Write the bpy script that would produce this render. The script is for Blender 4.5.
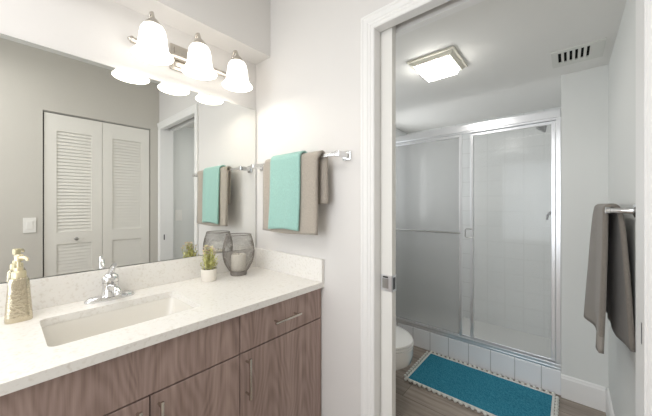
import bpy, bmesh, math, random
from mathutils import Vector, Matrix
random.seed(7)
PI = math.pi
scene = bpy.context.scene
for o in list(bpy.data.objects):
    bpy.data.objects.remove(o, do_unlink=True)
COL = scene.collection

# ---------------------------------------------------------------- camera
cam_d = bpy.data.cameras.new('camera'); cam = bpy.data.objects.new('camera', cam_d); COL.objects.link(cam)
cam_d.sensor_width = 36.0; cam_d.sensor_fit = 'HORIZONTAL'
cam_d.lens = 281.0 / 652.0 * 36.0
cam_d.shift_y = -3.7 / 652.0
cam_d.clip_start = 0.02
cam.location = (1.540, -1.085, 1.285)
cam.rotation_euler = (PI / 2, 0, math.radians(40.85))
scene.camera = cam

# ---------------------------------------------------------------- world, exposure
w = bpy.data.worlds.new('world'); scene.world = w; w.use_nodes = True
bg = w.node_tree.nodes['Background']
bg.inputs[0].default_value = (0.85, 0.92, 1.0, 1); bg.inputs[1].default_value = 1.0
vs = scene.view_settings
vs.view_transform = 'Standard'; vs.look = 'None'; vs.gamma = 1.0; vs.use_curve_mapping = False
vs.exposure = 0.11

def area(name, loc, rot, sx, sy, power, color):
    d = bpy.data.lights.new(name, 'AREA'); d.shape = 'RECTANGLE'; d.size = sx; d.size_y = sy
    d.energy = power; d.color = color
    o = bpy.data.objects.new(name, d); COL.objects.link(o); o.location = loc; o.rotation_euler = rot
    return o
# added fill light for the room, set in an added window behind the camera
area('back_fill', (0.95, -2.66, 1.35), (PI / 2, 0, 0), 1.3, 1.5, 18.0, (0.92, 0.96, 1.0))
# added bathroom fill, in an added side window out of view past the doorway
area('bathroom_fill', (0.046, 0.78, 1.50), (PI / 2, 0, -PI / 2), 0.76, 0.86, 2.0, (0.97, 0.99, 1.0))
# unseen fill in a small end-wall window, added to brighten the shower
area('shower_fill', (0.046, 1.625, 1.50), (PI / 2, 0, -PI / 2), 0.22, 0.80, 4.0, (0.98, 0.99, 1.0))
# added overhead fill behind the camera, bare light without a fixture
area('overhead_fill', (0.92, -1.62, 2.46), (0, 0, 0), 0.9, 0.9, 14.5, (1.0, 0.982, 0.975))

# ---------------------------------------------------------------- materials
def s2l(c):
    return tuple(((v / 255.0) / 12.92 if v / 255.0 <= 0.04045 else ((v / 255.0 + 0.055) / 1.055) ** 2.4) for v in c) + (1.0,)

def mat(name, rgb, rough=0.5, metal=0.0, spec=0.5, bump=0.0, bscale=60.0, var=0.0, vscale=8.0, stretch=(1, 1, 1), sheen=0.0, emit=0.0, coat=0.0):
    m = bpy.data.materials.new(name); m.use_nodes = True
    nt = m.node_tree; b = nt.nodes['Principled BSDF']
    b.inputs['Base Color'].default_value = s2l(rgb)
    b.inputs['Roughness'].default_value = rough; b.inputs['Metallic'].default_value = metal
    b.inputs['Specular IOR Level'].default_value = spec
    b.inputs['Sheen Weight'].default_value = sheen
    b.inputs['Coat Weight'].default_value = coat
    if emit > 0:
        b.inputs['Emission Color'].default_value = s2l(rgb); b.inputs['Emission Strength'].default_value = emit
    tc = nt.nodes.new('ShaderNodeTexCoord'); mp = nt.nodes.new('ShaderNodeMapping')
    mp.inputs['Scale'].default_value = stretch
    nt.links.new(tc.outputs['Object'], mp.inputs['Vector'])
    if var > 0:
        n = nt.nodes.new('ShaderNodeTexNoise'); n.inputs['Scale'].default_value = vscale; n.inputs['Detail'].default_value = 4
        nt.links.new(mp.outputs[0], n.inputs['Vector'])
        r = nt.nodes.new('ShaderNodeValToRGB')
        r.color_ramp.elements[0].position = 0.3; r.color_ramp.elements[1].position = 0.7
        r.color_ramp.elements[0].color = s2l([max(0, v * (1 - var)) for v in rgb])
        r.color_ramp.elements[1].color = s2l([min(255, v * (1 + var)) for v in rgb])
        nt.links.new(n.outputs['Fac'], r.inputs[0]); nt.links.new(r.outputs[0], b.inputs['Base Color'])
    if bump > 0:
        n2 = nt.nodes.new('ShaderNodeTexNoise'); n2.inputs['Scale'].default_value = bscale; n2.inputs['Detail'].default_value = 3
        nt.links.new(mp.outputs[0], n2.inputs['Vector'])
        bp = nt.nodes.new('ShaderNodeBump'); bp.inputs['Strength'].default_value = bump; bp.inputs['Distance'].default_value = 0.004
        nt.links.new(n2.outputs['Fac'], bp.inputs['Height']); nt.links.new(bp.outputs[0], b.inputs['Normal'])
    return m

M = {}
M['wall'] = mat('wall_paint', (227, 224, 221), 0.6, spec=0.3, bump=0.10, bscale=55)
M['wall_closet'] = mat('wall_paint_greige', (204, 200, 192), 0.6, spec=0.3, bump=0.10, bscale=55)
M['bath_wall'] = mat('bathroom_paint', (228, 229, 226), 0.55, spec=0.3, bump=0.08, bscale=55)
M['ceiling'] = mat('ceiling_paint', (236, 235, 231), 0.8, spec=0.2, bump=0.15, bscale=45)
M['trim'] = mat('white_trim_paint', (240, 239, 237), 0.35, spec=0.4)
M['door_paint'] = mat('white_door_paint', (236, 234, 229), 0.4, spec=0.4)
M['louvre_paint'] = mat('louvre_door_paint', (232, 229, 222), 0.45, spec=0.35)
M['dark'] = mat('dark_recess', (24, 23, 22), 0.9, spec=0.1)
M['chrome'] = mat('polished_chrome', (225, 225, 226), 0.08, metal=1.0)
M['aluminium'] = mat('bright_aluminium', (236, 237, 239), 0.28, metal=0.75)
M['nickel'] = mat('brushed_nickel', (204, 198, 190), 0.25, metal=1.0, bump=0.03, bscale=300)
M['gunmetal'] = mat('dark_chrome', (92, 92, 94), 0.3, metal=0.8)
M['steel'] = mat('satin_steel', (186, 185, 183), 0.32, metal=1.0)
M['gold'] = mat('hammered_champagne_metal', (206, 196, 174), 0.2, metal=1.0, bump=0.55, bscale=130)
M['goldp'] = mat('champagne_pump', (222, 210, 178), 0.3, metal=0.6)
M['porcelain'] = mat('white_porcelain', (238, 237, 233), 0.12, spec=0.5, coat=0.4)
M['sink'] = mat('sink_porcelain', (232, 228, 220), 0.15, spec=0.5, coat=0.4)
M['grey_towel'] = mat('warm_grey_terry', (174, 165, 154), 0.95, spec=0.1, bump=0.8, bscale=320, var=0.05, vscale=160, sheen=0.3)
M['teal_towel'] = mat('aqua_terry', (156, 197, 188), 0.95, spec=0.1, bump=0.7, bscale=320, var=0.04, vscale=160, sheen=0.3)
M['taupe_towel'] = mat('taupe_terry', (136, 129, 121), 0.95, spec=0.1, bump=0.8, bscale=320, var=0.05, vscale=160, sheen=0.3)
M['hem'] = mat('pale_towel_hem', (156, 150, 143), 0.95, spec=0.1, bump=0.5, bscale=260)
M['pompom'] = mat('white_cotton_pompom', (232, 232, 226), 0.95, spec=0.1, bump=0.8, bscale=300)
M['wax'] = mat('white_wax', (240, 234, 222), 0.5, spec=0.3)
M['wick'] = mat('wick', (70, 62, 55), 0.9)
M['wire'] = mat('dark_grey_wire', (138, 132, 126), 0.4, metal=0.4)
M['pot'] = mat('white_ceramic_pot', (236, 230, 220), 0.4)
M['soil'] = mat('soil', (72, 66, 44), 0.95)
M['leaf'] = mat('yellow_green_leaf', (204, 202, 138), 0.6, var=0.25, vscale=60)
M['bloom'] = mat('pale_pink_bloom', (226, 206, 186), 0.7, var=0.08, vscale=60)
M['plate'] = mat('white_switch_plastic', (240, 238, 233), 0.35)
M['lens'] = mat('lit_lens', (255, 253, 248), 0.4, emit=20.0)
M['bulb'] = mat('lit_bulb', (255, 250, 238), 0.4, emit=3.0)
M['vent'] = mat('vent_plastic', (222, 222, 216), 0.5)
M['lampframe'] = mat('lamp_frame_cream', (232, 228, 214), 0.45)
M['sky'] = mat('window_frame_paint', (240, 240, 240), 0.4)

# frosted lit glass of the vanity shades
def lit_glass():
    m = bpy.data.materials.new('lit_opal_glass'); m.use_nodes = True; nt = m.node_tree
    b = nt.nodes['Principled BSDF']
    b.inputs['Base Color'].default_value = s2l((250, 246, 238)); b.inputs['Roughness'].default_value = 0.25
    b.inputs['Emission Color'].default_value = (1.0, 0.965, 0.90, 1); b.inputs['Emission Strength'].default_value = SHADE_EMIT
    return m
SHADE_EMIT = 2.0
M['shade'] = lit_glass()

def mirror_mat():
    m = bpy.data.materials.new('mirror_silver'); m.use_nodes = True; nt = m.node_tree
    b = nt.nodes['Principled BSDF']
    b.inputs['Base Color'].default_value = (0.86, 0.87, 0.85, 1); b.inputs['Metallic'].default_value = 1; b.inputs['Roughness'].default_value = 0.0
    return m
M['mirror'] = mirror_mat()
M['mirror_edge'] = mat('mirror_edge', (120, 124, 120), 0.3, metal=0.5)

def glass_mat(name, tint, scatter, body):
    m = bpy.data.materials.new(name); m.use_nodes = True; nt = m.node_tree
    nt.nodes.remove(nt.nodes['Principled BSDF']); out = nt.nodes['Material Output']
    tr = nt.nodes.new('ShaderNodeBsdfTransparent'); tr.inputs[0].default_value = (tint, tint * 1.004, tint, 1)
    tl = nt.nodes.new('ShaderNodeBsdfTranslucent'); tl.inputs[0].default_value = (body, body * 1.004, body, 1)
    df = nt.nodes.new('ShaderNodeBsdfDiffuse'); df.inputs[0].default_value = (body * 0.97, body * 0.975, body * 0.97, 1)
    gl = nt.nodes.new('ShaderNodeBsdfGlossy'); gl.inputs['Roughness'].default_value = 0.04
    mx0 = nt.nodes.new('ShaderNodeMixShader'); mx0.inputs[0].default_value = 0.62
    nt.links.new(tl.outputs[0], mx0.inputs[1]); nt.links.new(df.outputs[0], mx0.inputs[2])
    mx1 = nt.nodes.new('ShaderNodeMixShader'); mx1.inputs[0].default_value = scatter
    nt.links.new(tr.outputs[0], mx1.inputs[1]); nt.links.new(mx0.outputs[0], mx1.inputs[2])
    fr = nt.nodes.new('ShaderNodeFresnel'); fr.inputs[0].default_value = 1.25
    mx2 = nt.nodes.new('ShaderNodeMixShader')
    nt.links.new(fr.outputs[0], mx2.inputs[0]); nt.links.new(mx1.outputs[0], mx2.inputs[1]); nt.links.new(gl.outputs[0], mx2.inputs[2])
    nt.links.new(mx2.outputs[0], out.inputs[0])
    return m
M['glass'] = glass_mat('hazy_clear_shower_glass', 0.985, 0.17, 0.92)
M['glass_grey'] = glass_mat('hazy_grey_shower_glass', 0.88, 0.34, 0.74)

def wood_mat():
    m = bpy.data.materials.new('taupe_walnut_laminate'); m.use_nodes = True; nt = m.node_tree; L = nt.links
    b = nt.nodes['Principled BSDF']; b.inputs['Roughness'].default_value = 0.42; b.inputs['Specular IOR Level'].default_value = 0.35
    tc = nt.nodes.new('ShaderNodeTexCoord'); sep = nt.nodes.new('ShaderNodeSeparateXYZ'); L.new(tc.outputs['Object'], sep.inputs[0])
    # slow wander of the grain
    mpw = nt.nodes.new('ShaderNodeMapping'); mpw.inputs['Scale'].default_value = (3, 6, 2.2); L.new(tc.outputs['Object'], mpw.inputs[0])
    nw = nt.nodes.new('ShaderNodeTexNoise'); nw.inputs['Scale'].default_value = 1.0; nw.inputs['Detail'].default_value = 2; L.new(mpw.outputs[0], nw.inputs[0])
    def math_(op, a, bb=None, c=None):
        n = nt.nodes.new('ShaderNodeMath'); n.operation = op
        for i, v in enumerate((a, bb, c)):
            if v is None: continue
            if isinstance(v, (int, float)): n.inputs[i].default_value = v
            else: L.new(v, n.inputs[i])
        return n.outputs[0]
    wander = math_('MULTIPLY_ADD', nw.outputs['Fac'], 0.16, -0.08)
    yy = math_('ADD', sep.outputs['Y'], wander)
    pp = math_('PINGPONG', math_('ADD', yy, 3.03), 0.10)
    y2 = math_('POWER', math_('MULTIPLY', math_('SUBTRACT', pp, 0.0), 26.0), 1.6)
    arch = math_('ADD', y2, math_('MULTIPLY', sep.outputs['Z'], 9.0))
    ring = math_('SINE', math_('MULTIPLY', arch, 5.5))
    ring01 = math_('MULTIPLY_ADD', ring, 0.5, 0.5)
    mp = nt.nodes.new('ShaderNodeMapping'); mp.inputs['Scale'].default_value = (20, 42, 1.6); L.new(tc.outputs['Object'], mp.inputs[0])
    n1 = nt.nodes.new('ShaderNodeTexNoise'); n1.inputs['Scale'].default_value = 1.0; n1.inputs['Detail'].default_value = 5; n1.inputs['Roughness'].default_value = 0.65; L.new(mp.outputs[0], n1.inputs[0])
    mp3 = nt.nodes.new('ShaderNodeMapping'); mp3.inputs['Scale'].default_value = (60, 260, 5); L.new(tc.outputs['Object'], mp3.inputs[0])
    n3 = nt.nodes.new('ShaderNodeTexNoise'); n3.inputs['Scale'].default_value = 1.0; n3.inputs['Detail'].default_value = 3; L.new(mp3.outputs[0], n3.inputs[0])
    val = math_('ADD', math_('MULTIPLY', ring01, 0.115), math_('ADD', math_('MULTIPLY', n1.outputs['Fac'], 0.72), math_('MULTIPLY', n3.outputs['Fac'], 0.22)))
    r = nt.nodes.new('ShaderNodeValToRGB'); cr = r.color_ramp
    cr.elements[0].position = 0.34; cr.elements[0].color = s2l((134, 114, 106))
    cr.elements[1].position = 0.76; cr.elements[1].color = s2l((182, 160, 149))
    e = cr.elements.new(0.55); e.color = s2l((163, 141, 133))
    L.new(val, r.inputs[0]); L.new(r.outputs[0], b.inputs['Base Color'])
    return m
M['wood'] = wood_mat()

def quartz_mat():
    m = bpy.data.materials.new('white_quartz'); m.use_nodes = True; nt = m.node_tree; L = nt.links
    b = nt.nodes['Principled BSDF']; b.inputs['Roughness'].default_value = 0.28
    tc = nt.nodes.new('ShaderNodeTexCoord')
    n = nt.nodes.new('ShaderNodeTexNoise'); n.inputs['Scale'].default_value = 90; n.inputs['Detail'].default_value = 5; L.new(tc.outputs['Object'], n.inputs[0])
    r = nt.nodes.new('ShaderNodeValToRGB')
    r.color_ramp.elements[0].position = 0.28; r.color_ramp.elements[0].color = s2l((226, 221, 213))
    r.color_ramp.elements[1].position = 0.47; r.color_ramp.elements[1].color = s2l((240, 237, 232))
    L.new(n.outputs['Fac'], r.inputs[0]); L.new(r.outputs[0], b.inputs['Base Color'])
    return m
M['quartz'] = quartz_mat()

def brick_mat(name, c1, c2, mortar, bw, rh, ms, axes, rough, offset=0.0, grain=None):
    """axes picks which object axes run along / across the tiles"""
    m = bpy.data.materials.new(name); m.use_nodes = True; nt = m.node_tree; L = nt.links
    b = nt.nodes['Principled BSDF']; b.inputs['Roughness'].default_value = rough
    tc = nt.nodes.new('ShaderNodeTexCoord'); sep = nt.nodes.new('ShaderNodeSeparateXYZ'); L.new(tc.outputs['Object'], sep.inputs[0])
    cmb = nt.nodes.new('ShaderNodeCombineXYZ'); L.new(sep.outputs[axes[0]], cmb.inputs[0]); L.new(sep.outputs[axes[1]], cmb.inputs[1])
    bt = nt.nodes.new('ShaderNodeTexBrick'); bt.offset = offset; bt.squash = 1.0
    bt.inputs['Scale'].default_value = 1.0; bt.inputs['Brick Width'].default_value = bw; bt.inputs['Row Height'].default_value = rh
    bt.inputs['Mortar Size'].default_value = ms; bt.inputs['Mortar Smooth'].default_value = 0.2; bt.inputs['Bias'].default_value = 0.0
    bt.inputs['Color1'].default_value = s2l(c1); bt.inputs['Color2'].default_value = s2l(c2); bt.inputs['Mortar'].default_value = s2l(mortar)
    L.new(cmb.outputs[0], bt.inputs['Vector'])
    col = bt.outputs['Color']
    if grain:
        mp = nt.nodes.new('ShaderNodeMapping'); mp.inputs['Scale'].default_value = grain; L.new(tc.outputs['Object'], mp.inputs[0])
        n = nt.nodes.new('ShaderNodeTexNoise'); n.inputs['Scale'].default_value = 1; n.inputs['Detail'].default_value = 5; n.inputs['Roughness'].default_value = 0.65; L.new(mp.outputs[0], n.inputs[0])
        rr = nt.nodes.new('ShaderNodeValToRGB'); rr.color_ramp.elements[0].position = 0.32; rr.color_ramp.elements[0].color = (0.62, 0.60, 0.58, 1)
        rr.color_ramp.elements[1].position = 0.70; rr.color_ramp.elements[1].color = (1.22, 1.2, 1.18, 1); L.new(n.outputs['Fac'], rr.inputs[0])
        mx = nt.nodes.new('ShaderNodeMix'); mx.data_type = 'RGBA'; mx.blend_type = 'MULTIPLY'; mx.inputs[0].default_value = 1.0
        L.new(col, mx.inputs[6]); L.new(rr.outputs[0], mx.inputs[7]); col = mx.outputs[2]
    else:
        bp = nt.nodes.new('ShaderNodeBump'); bp.inputs['Strength'].default_value = 0.35; bp.inputs['Distance'].default_value = 0.002; bp.invert = True
        L.new(bt.outputs['Fac'], bp.inputs['Height']); L.new(bp.outputs[0], b.inputs['Normal'])
    L.new(col, b.inputs['Base Color'])
    return m
M['tile_back'] = brick_mat('shower_tile_back', (240, 241, 240), (237, 239, 238), (224, 225, 223), 0.152, 0.152, 0.003, ('X', 'Z'), 0.18)
M['tile_side'] = brick_mat('shower_tile_side', (240, 241, 240), (237, 239, 238), (224, 225, 223), 0.152, 0.152, 0.003, ('Y', 'Z'), 0.18)
M['curb_tile'] = brick_mat('curb_tile', (244, 244, 246), (242, 243, 245), (200, 200, 200), 0.155, 0.30, 0.003, ('X', 'Z'), 0.2)
M['floor'] = brick_mat('grey_brown_plank', (172, 160, 149), (152, 142, 132), (92, 84, 77), 1.1, 0.17, 0.0015, ('X', 'Y'), 0.42, 0.37, grain=(2.5, 26, 5))

def rug_mat():
    m = bpy.data.materials.new('teal_woven_rug'); m.use_nodes = True; nt = m.node_tree; L = nt.links
    b = nt.nodes['Principled BSDF']; b.inputs['Roughness'].default_value = 0.95; b.inputs['Specular IOR Level'].default_value = 0.1
    tc = nt.nodes.new('ShaderNodeTexCoord')
    wv = nt.nodes.new('ShaderNodeTexWave'); wv.wave_type = 'BANDS'; wv.bands_direction = 'DIAGONAL'; wv.inputs['Scale'].default_value = 26; wv.inputs['Distortion'].default_value = 12; wv.inputs['Detail'].default_value = 2; wv.inputs['Detail Scale'].default_value = 2.0
    L.new(tc.outputs['Object'], wv.inputs[0])
    r = nt.nodes.new('ShaderNodeValToRGB'); r.color_ramp.elements[0].color = s2l((45, 120, 144)); r.color_ramp.elements[1].color = s2l((70, 147, 170))
    L.new(wv.outputs['Fac'], r.inputs[0]); L.new(r.outputs[0], b.inputs['Base Color'])
    n2 = nt.nodes.new('ShaderNodeTexNoise'); n2.inputs['Scale'].default_value = 220; L.new(tc.outputs['Object'], n2.inputs[0])
    bp = nt.nodes.new('ShaderNodeBump'); bp.inputs['Strength'].default_value = 0.7; bp.inputs['Distance'].default_value = 0.003
    L.new(n2.outputs['Fac'], bp.inputs['Height']); L.new(bp.outputs[0], b.inputs['Normal'])
    return m
M['rug'] = rug_mat()

# ---------------------------------------------------------------- mesh helpers
def box(bm, x0, x1, y0, y1, z0, z1, bev=0.0, seg=2):
    g = bmesh.ops.create_cube(bm, size=1.0)
    vsx = g['verts']
    for v in vsx:
        v.co.x = x0 + (v.co.x + 0.5) * (x1 - x0); v.co.y = y0 + (v.co.y + 0.5) * (y1 - y0); v.co.z = z0 + (v.co.z + 0.5) * (z1 - z0)
    if bev > 0:
        es = list({e for v in vsx for e in v.link_edges})
        bmesh.ops.bevel(bm, geom=es, offset=bev, segments=seg, profile=0.5, affect='EDGES')
    return bm

def nb(): return bmesh.new()
def bx(*a, **k): return box(nb(), *a, **k)

def tube(bm, pts, r, seg=12, caps=True, closed=False):
    pts = [Vector(p) for p in pts]; n = len(pts)
    rs = r if isinstance(r, (list, tuple)) else [r] * n
    rings = []; prev = None
    for i, p in enumerate(pts):
        if closed: t = pts[(i + 1) % n] - pts[i - 1]
        else: t = pts[min(i + 1, n - 1)] - pts[max(i - 1, 0)]
        t.normalize()
        if prev is None:
            up = Vector((0, 0, 1)) if abs(t.z) < 0.9 else Vector((1, 0, 0))
            a = t.cross(up).normalized()
        else:
            a = (prev - t * prev.dot(t)).normalized()
        prev = a; c = t.cross(a)
        rings.append([bm.verts.new(p + (a * math.cos(2 * PI * k / seg) + c * math.sin(2 * PI * k / seg)) * rs[i]) for k in range(seg)])
    m = n if closed else n - 1
    for i in range(m):
        A = rings[i]; B = rings[(i + 1) % n]
        for k in range(seg):
            bm.faces.new((A[k], A[(k + 1) % seg], B[(k + 1) % seg], B[k]))
    if caps and not closed:
        bm.faces.new(rings[0][::-1]); bm.faces.new(rings[-1])
    return bm

def lathe(bm, prof, seg=32, c=(0, 0, 0), sx=1.0, sy=1.0, n=2.0, axis='Z'):
    """prof = [(r, h)]; n > 2 squares the section; r == 0 ends close it"""
    rings = []
    for r, h in prof:
        ring = []
        if r <= 1e-6:
            pts = [(0, 0)]
        else:
            pts = []
            for k in range(seg):
                a = 2 * PI * k / seg; ca, sa = math.cos(a), math.sin(a)
                q = (abs(ca) ** n + abs(sa) ** n) ** (-1.0 / n)
                pts.append((r * q * ca * sx, r * q * sa * sy))
        for (px, py) in pts:
            if axis == 'Z': co = (c[0] + px, c[1] + py, c[2] + h)
            elif axis == 'X': co = (c[0] + h, c[1] + px, c[2] + py)
            else: co = (c[0] + px, c[1] + h, c[2] + py)
            ring.append(bm.verts.new(co))
        rings.append(ring)
    for A, B in zip(rings[:-1], rings[1:]):
        if len(A) == 1 and len(B) == 1: continue
        for k in range(seg):
            k2 = (k + 1) % seg
            if len(A) == 1: bm.faces.new((A[0], B[k2], B[k]))
            elif len(B) == 1: bm.faces.new((A[k], A[k2], B[0]))
            else: bm.faces.new((A[k], A[k2], B[k2], B[k]))
    return bm

def extrude_poly(bm, pts2, fn, h0, h1):
    """prism: pts2 in a plane, fn(p, h) -> xyz"""
    A = [bm.verts.new(fn(p, h0)) for p in pts2]; B = [bm.verts.new(fn(p, h1)) for p in pts2]
    n = len(pts2)
    for k in range(n): bm.faces.new((A[k], A[(k + 1) % n], B[(k + 1) % n], B[k]))
    bm.faces.new(A[::-1]); bm.faces.new(B)
    return bm

ORG = {}
def tag(o, label=None, cat=None, group=None, kind=None):
    if label: o['label'] = label
    if cat: o['category'] = cat
    if group: o['group'] = group
    if kind: o['kind'] = kind
    return o

def obj(name, bm, m, parent=None, smooth=False, loc=None, solid=None, sub=0):
    """bm is in world coordinates; the mesh becomes local to the thing's origin"""
    bmesh.ops.recalc_face_normals(bm, faces=bm.faces)
    me = bpy.data.meshes.new(name); bm.to_mesh(me); bm.free()
    o = bpy.data.objects.new(name, me); COL.objects.link(o)
    for mm in (m if isinstance(m, (list, tuple)) else [m]): me.materials.append(mm)
    if parent is not None:
        o.parent = parent; org = ORG[parent.name]
    else:
        org = Vector(loc) if loc is not None else Vector((0, 0, 0)); o.location = org
    ORG[o.name] = org
    me.transform(Matrix.Translation(-org))
    if smooth:
        for p in me.polygons: p.use_smooth = True
        me.set_sharp_from_angle(angle=math.radians(42))
    if solid:
        md = o.modifiers.new('solidify', 'SOLIDIFY'); md.thickness = solid; md.offset = 0
    if sub:
        md = o.modifiers.new('subsurf', 'SUBSURF'); md.levels = sub; md.render_levels = sub
    return o

def thing(name, label, cat, loc, group=None):
    o = bpy.data.objects.new(name, None); COL.objects.link(o); o.location = loc; o.empty_display_size = 0.05
    ORG[o.name] = Vector(loc); tag(o, label, cat, group)
    return o

def struct(name, bm, m, parent=None, smooth=False):
    o = obj(name, bm, m, parent, smooth)
    if parent is None: o['kind'] = 'structure'
    return o

# ---------------------------------------------------------------- dimensions
W = 1.725            # right wall
CH = 2.545           # room ceiling
BC = 2.150           # bathroom ceiling
SY = 1.370           # front of the shower
OL, OR, OH = 0.889, 1.687, 2.065   # doorway
YB = -2.70

# ---------------------------------------------------------------- shell
struct('floor', bx(-0.1, W + 0.1, YB - 0.1, SY + 0.11, -0.08, 0.0), M['floor'])
struct('ceiling', bx(-0.1, W + 0.1, YB - 0.1, 0.06, CH, CH + 0.08), M['ceiling'])
struct('ceiling_bathroom', bx(-0.1, W + 0.1, 0.125, 2.3, BC, BC + 0.08), M['ceiling'])
struct('wall_left', bx(-0.1, 0.0, YB, 0.0625, 0, CH), M['wall'])
struct('wall_soffit', bx(0.0, 0.150, YB, 0.0, 2.192, CH), M['wall'])
b = nb()
box(b, 0.0, OL - 0.016, 0.0, 0.035, 0, CH); box(b, 0.0, OL - 0.016, 0.09, 0.125, 0, CH); box(b, 0.0, 0.12, 0.035, 0.09, 0, CH)
box(b, OL - 0.016, W, 0.0, 0.035, OH + 0.018, CH); box(b, OL - 0.016, W, 0.09, 0.125, OH + 0.018, CH); box(b, OL - 0.016, W, 0.035, 0.09, 2.142, CH)
box(b, OR + 0.02, W, 0.0, 0.125, 0, OH + 0.018)
struct('wall_front', b, M['wall'])
CY0, CY1, CZ = -0.862, -0.080, 2.058    # closet opening
b = nb()
box(b, W, W + 0.1, YB, CY0, 0, CH); box(b, W, W + 0.1, CY1, 0.0625, 0, CH); box(b, W, W + 0.1, CY0, CY1, CZ, CH)
struct('wall_right', b, M['wall_closet'])
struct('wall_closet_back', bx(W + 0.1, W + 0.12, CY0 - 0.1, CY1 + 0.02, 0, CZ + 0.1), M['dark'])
# wall behind the camera, with a window added for the fill light
WX0, WX1, WZ0, WZ1 = 0.30, 1.60, 0.60, 2.10
b = nb()
box(b, -0.1, WX0, YB - 0.1, YB, 0, CH); box(b, WX1, W + 0.1, YB - 0.1, YB, 0, CH)
box(b, WX0, WX1, YB - 0.1, YB, 0, WZ0); box(b, WX0, WX1, YB - 0.1, YB, WZ1, CH)
struct('wall_back', b, M['wall'])
b = nb()
for (x0, x1, z0, z1) in ((WX0, WX1, WZ0, WZ0 + 0.05), (WX0, WX1, WZ1 - 0.05, WZ1), (WX0, WX0 + 0.05, WZ0, WZ1), (WX1 - 0.05, WX1, WZ0, WZ1), (0.925, 0.975, WZ0, WZ1)):
    box(b, x0, x1, YB - 0.09, YB - 0.03, z0, z1)
struct('added_window_1', b, M['sky'])

# bathroom
b = nb()
box(b, -0.1, 0.05, 0.125, 0.38, 0, BC); box(b, -0.1, 0.05, 1.18, SY, 0, BC); box(b, -0.1, 0.05, 0.38, 1.18, 0, 1.05); box(b, -0.1, 0.05, 0.38, 1.18, 1.95, BC)
struct('wall_bathroom_left', b, M['bath_wall'])
b = nb()
for (y0, y1, z0, z1) in ((0.38, 1.18, 1.05, 1.09), (0.38, 1.18, 1.91, 1.95), (0.38, 0.42, 1.05, 1.95), (1.14, 1.18, 1.05, 1.95), (0.42, 1.14, 1.485, 1.515)):
    box(b, -0.08, -0.03, y0, y1, z0, z1)
struct('added_window_2', b, M['sky'])  # unseen window added to hold the bathroom fill light
struct('wall_bathroom_right', bx(W, W + 0.1, 0.0625, SY + 0.1, 0, BC), M['bath_wall'])
struct('wall_bathroom_return', bx(1.5, W, SY, SY + 0.1, 0, BC), M['bath_wall'])
struct('wall_shower_back', bx(-0.1, 1.6, 2.15, 2.25, 0, BC), M['tile_back'])
b = nb()
box(b, -0.1, 0.05, SY, 1.50, 0, BC); box(b, -0.1, 0.05, 1.75, 2.15, 0, BC); box(b, -0.1, 0.05, 1.50, 1.75, 0, 1.08); box(b, -0.1, 0.05, 1.50, 1.75, 1.92, BC)
struct('wall_shower_left', b, M['tile_side'])
b = nb()
for (y0, y1, z0, z1) in ((1.50, 1.75, 1.08, 1.11), (1.50, 1.75, 1.89, 1.92), (1.50, 1.525, 1.11, 1.89), (1.725, 1.75, 1.11, 1.89)):
    box(b, -0.08, -0.03, y0, y1, z0, z1)
struct('added_window_3', b, M['sky'])  # hidden window added so fill light reaches the shower
struct('wall_shower_right', bx(1.5, 1.6, SY + 0.1, 2.15, 0, BC), M['tile_side'])
b = bx(0.05, 1.5, SY + 0.11, 2.15, 0.0, 0.075)
struct('floor_shower_pan', b, M['porcelain'])
b = bx(0.05, 1.5, SY, SY + 0.11, 0.0, 0.165, bev=0.004)
struct('trim_1', b, M['curb_tile'])      # tiled shower curb

# baseboards
def baseboard(name, p0, p1, nrm, h=0.150, t=0.014):
    p0 = Vector(p0); p1 = Vector(p1); nrm = Vector(nrm)
    prof = [(0, 0), (t, 0), (t, h - 0.022), (t * 0.75, h - 0.016), (t * 0.6, h - 0.006), (t * 0.25, h), (0, h)]
    bm = nb()
    A = [bm.verts.new(p0 + nrm * d + Vector((0, 0, z))) for d, z in prof]; B = [bm.verts.new(p1 + nrm * d + Vector((0, 0, z))) for d, z in prof]
    n = len(prof)
    for k in range(n): bm.faces.new((A[k], A[(k + 1) % n], B[(k + 1) % n], B[k]))
    bm.faces.new(A[::-1]); bm.faces.new(B)
    struct(name, bm, M['trim'])
baseboard('baseboard_bathroom_return', (1.5, SY, 0), (W - 0.014, SY, 0), (0, -1, 0))
baseboard('baseboard_bathroom_right', (W, 0.127, 0), (W, SY, 0), (-1, 0, 0))
baseboard('baseboard_bathroom_left', (0.05, 0.127, 0), (0.05, SY, 0), (1, 0, 0))
baseboard('baseboard_front', (0.60, 0, 0), (OL - 0.068, 0, 0), (0, -1, 0))
baseboard('baseboard_right', (W, YB, 0), (W, CY0 - 0.002, 0), (-1, 0, 0))

# doorway casing (mitred moulding) and jambs
CW = 0.066
prof = [(0.0, 0.0), (0.0, 0.006), (0.005, 0.0095), (0.015, 0.0095), (0.019, 0.0125), (0.027, 0.0125), (0.031, 0.0155), (0.050, 0.0170), (0.053, 0.0195), (0.062, 0.0195), (CW, 0.015), (CW, 0.0)]
def casing(name, path_fn, width_scale=1.0):
    bm = nb(); rings = []
    for k in range(3):
        rings.append([bm.verts.new(path_fn(k, d * width_scale, t)) for d, t in prof])
    n = len(prof)
    for A, B in zip(rings[:-1], rings[1:]):
        for k in range(n): bm.faces.new((A[k], A[(k + 1) % n], B[(k + 1) % n], B[k]))
    bm.faces.new(rings[0][::-1]); bm.faces.new(rings[-1])
    struct(name, bm, M['trim'])
def left_path(k, d, t):
    if k == 0: return (OL - d, -t, 0.0)
    if k == 1: return (OL - d, -t, OH + d)
    return (W, -t, OH + d)
casing('trim_2', left_path)                       # left leg and head of the door casing
b = nb()                                         # right leg, cut narrow against the side wall
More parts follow.
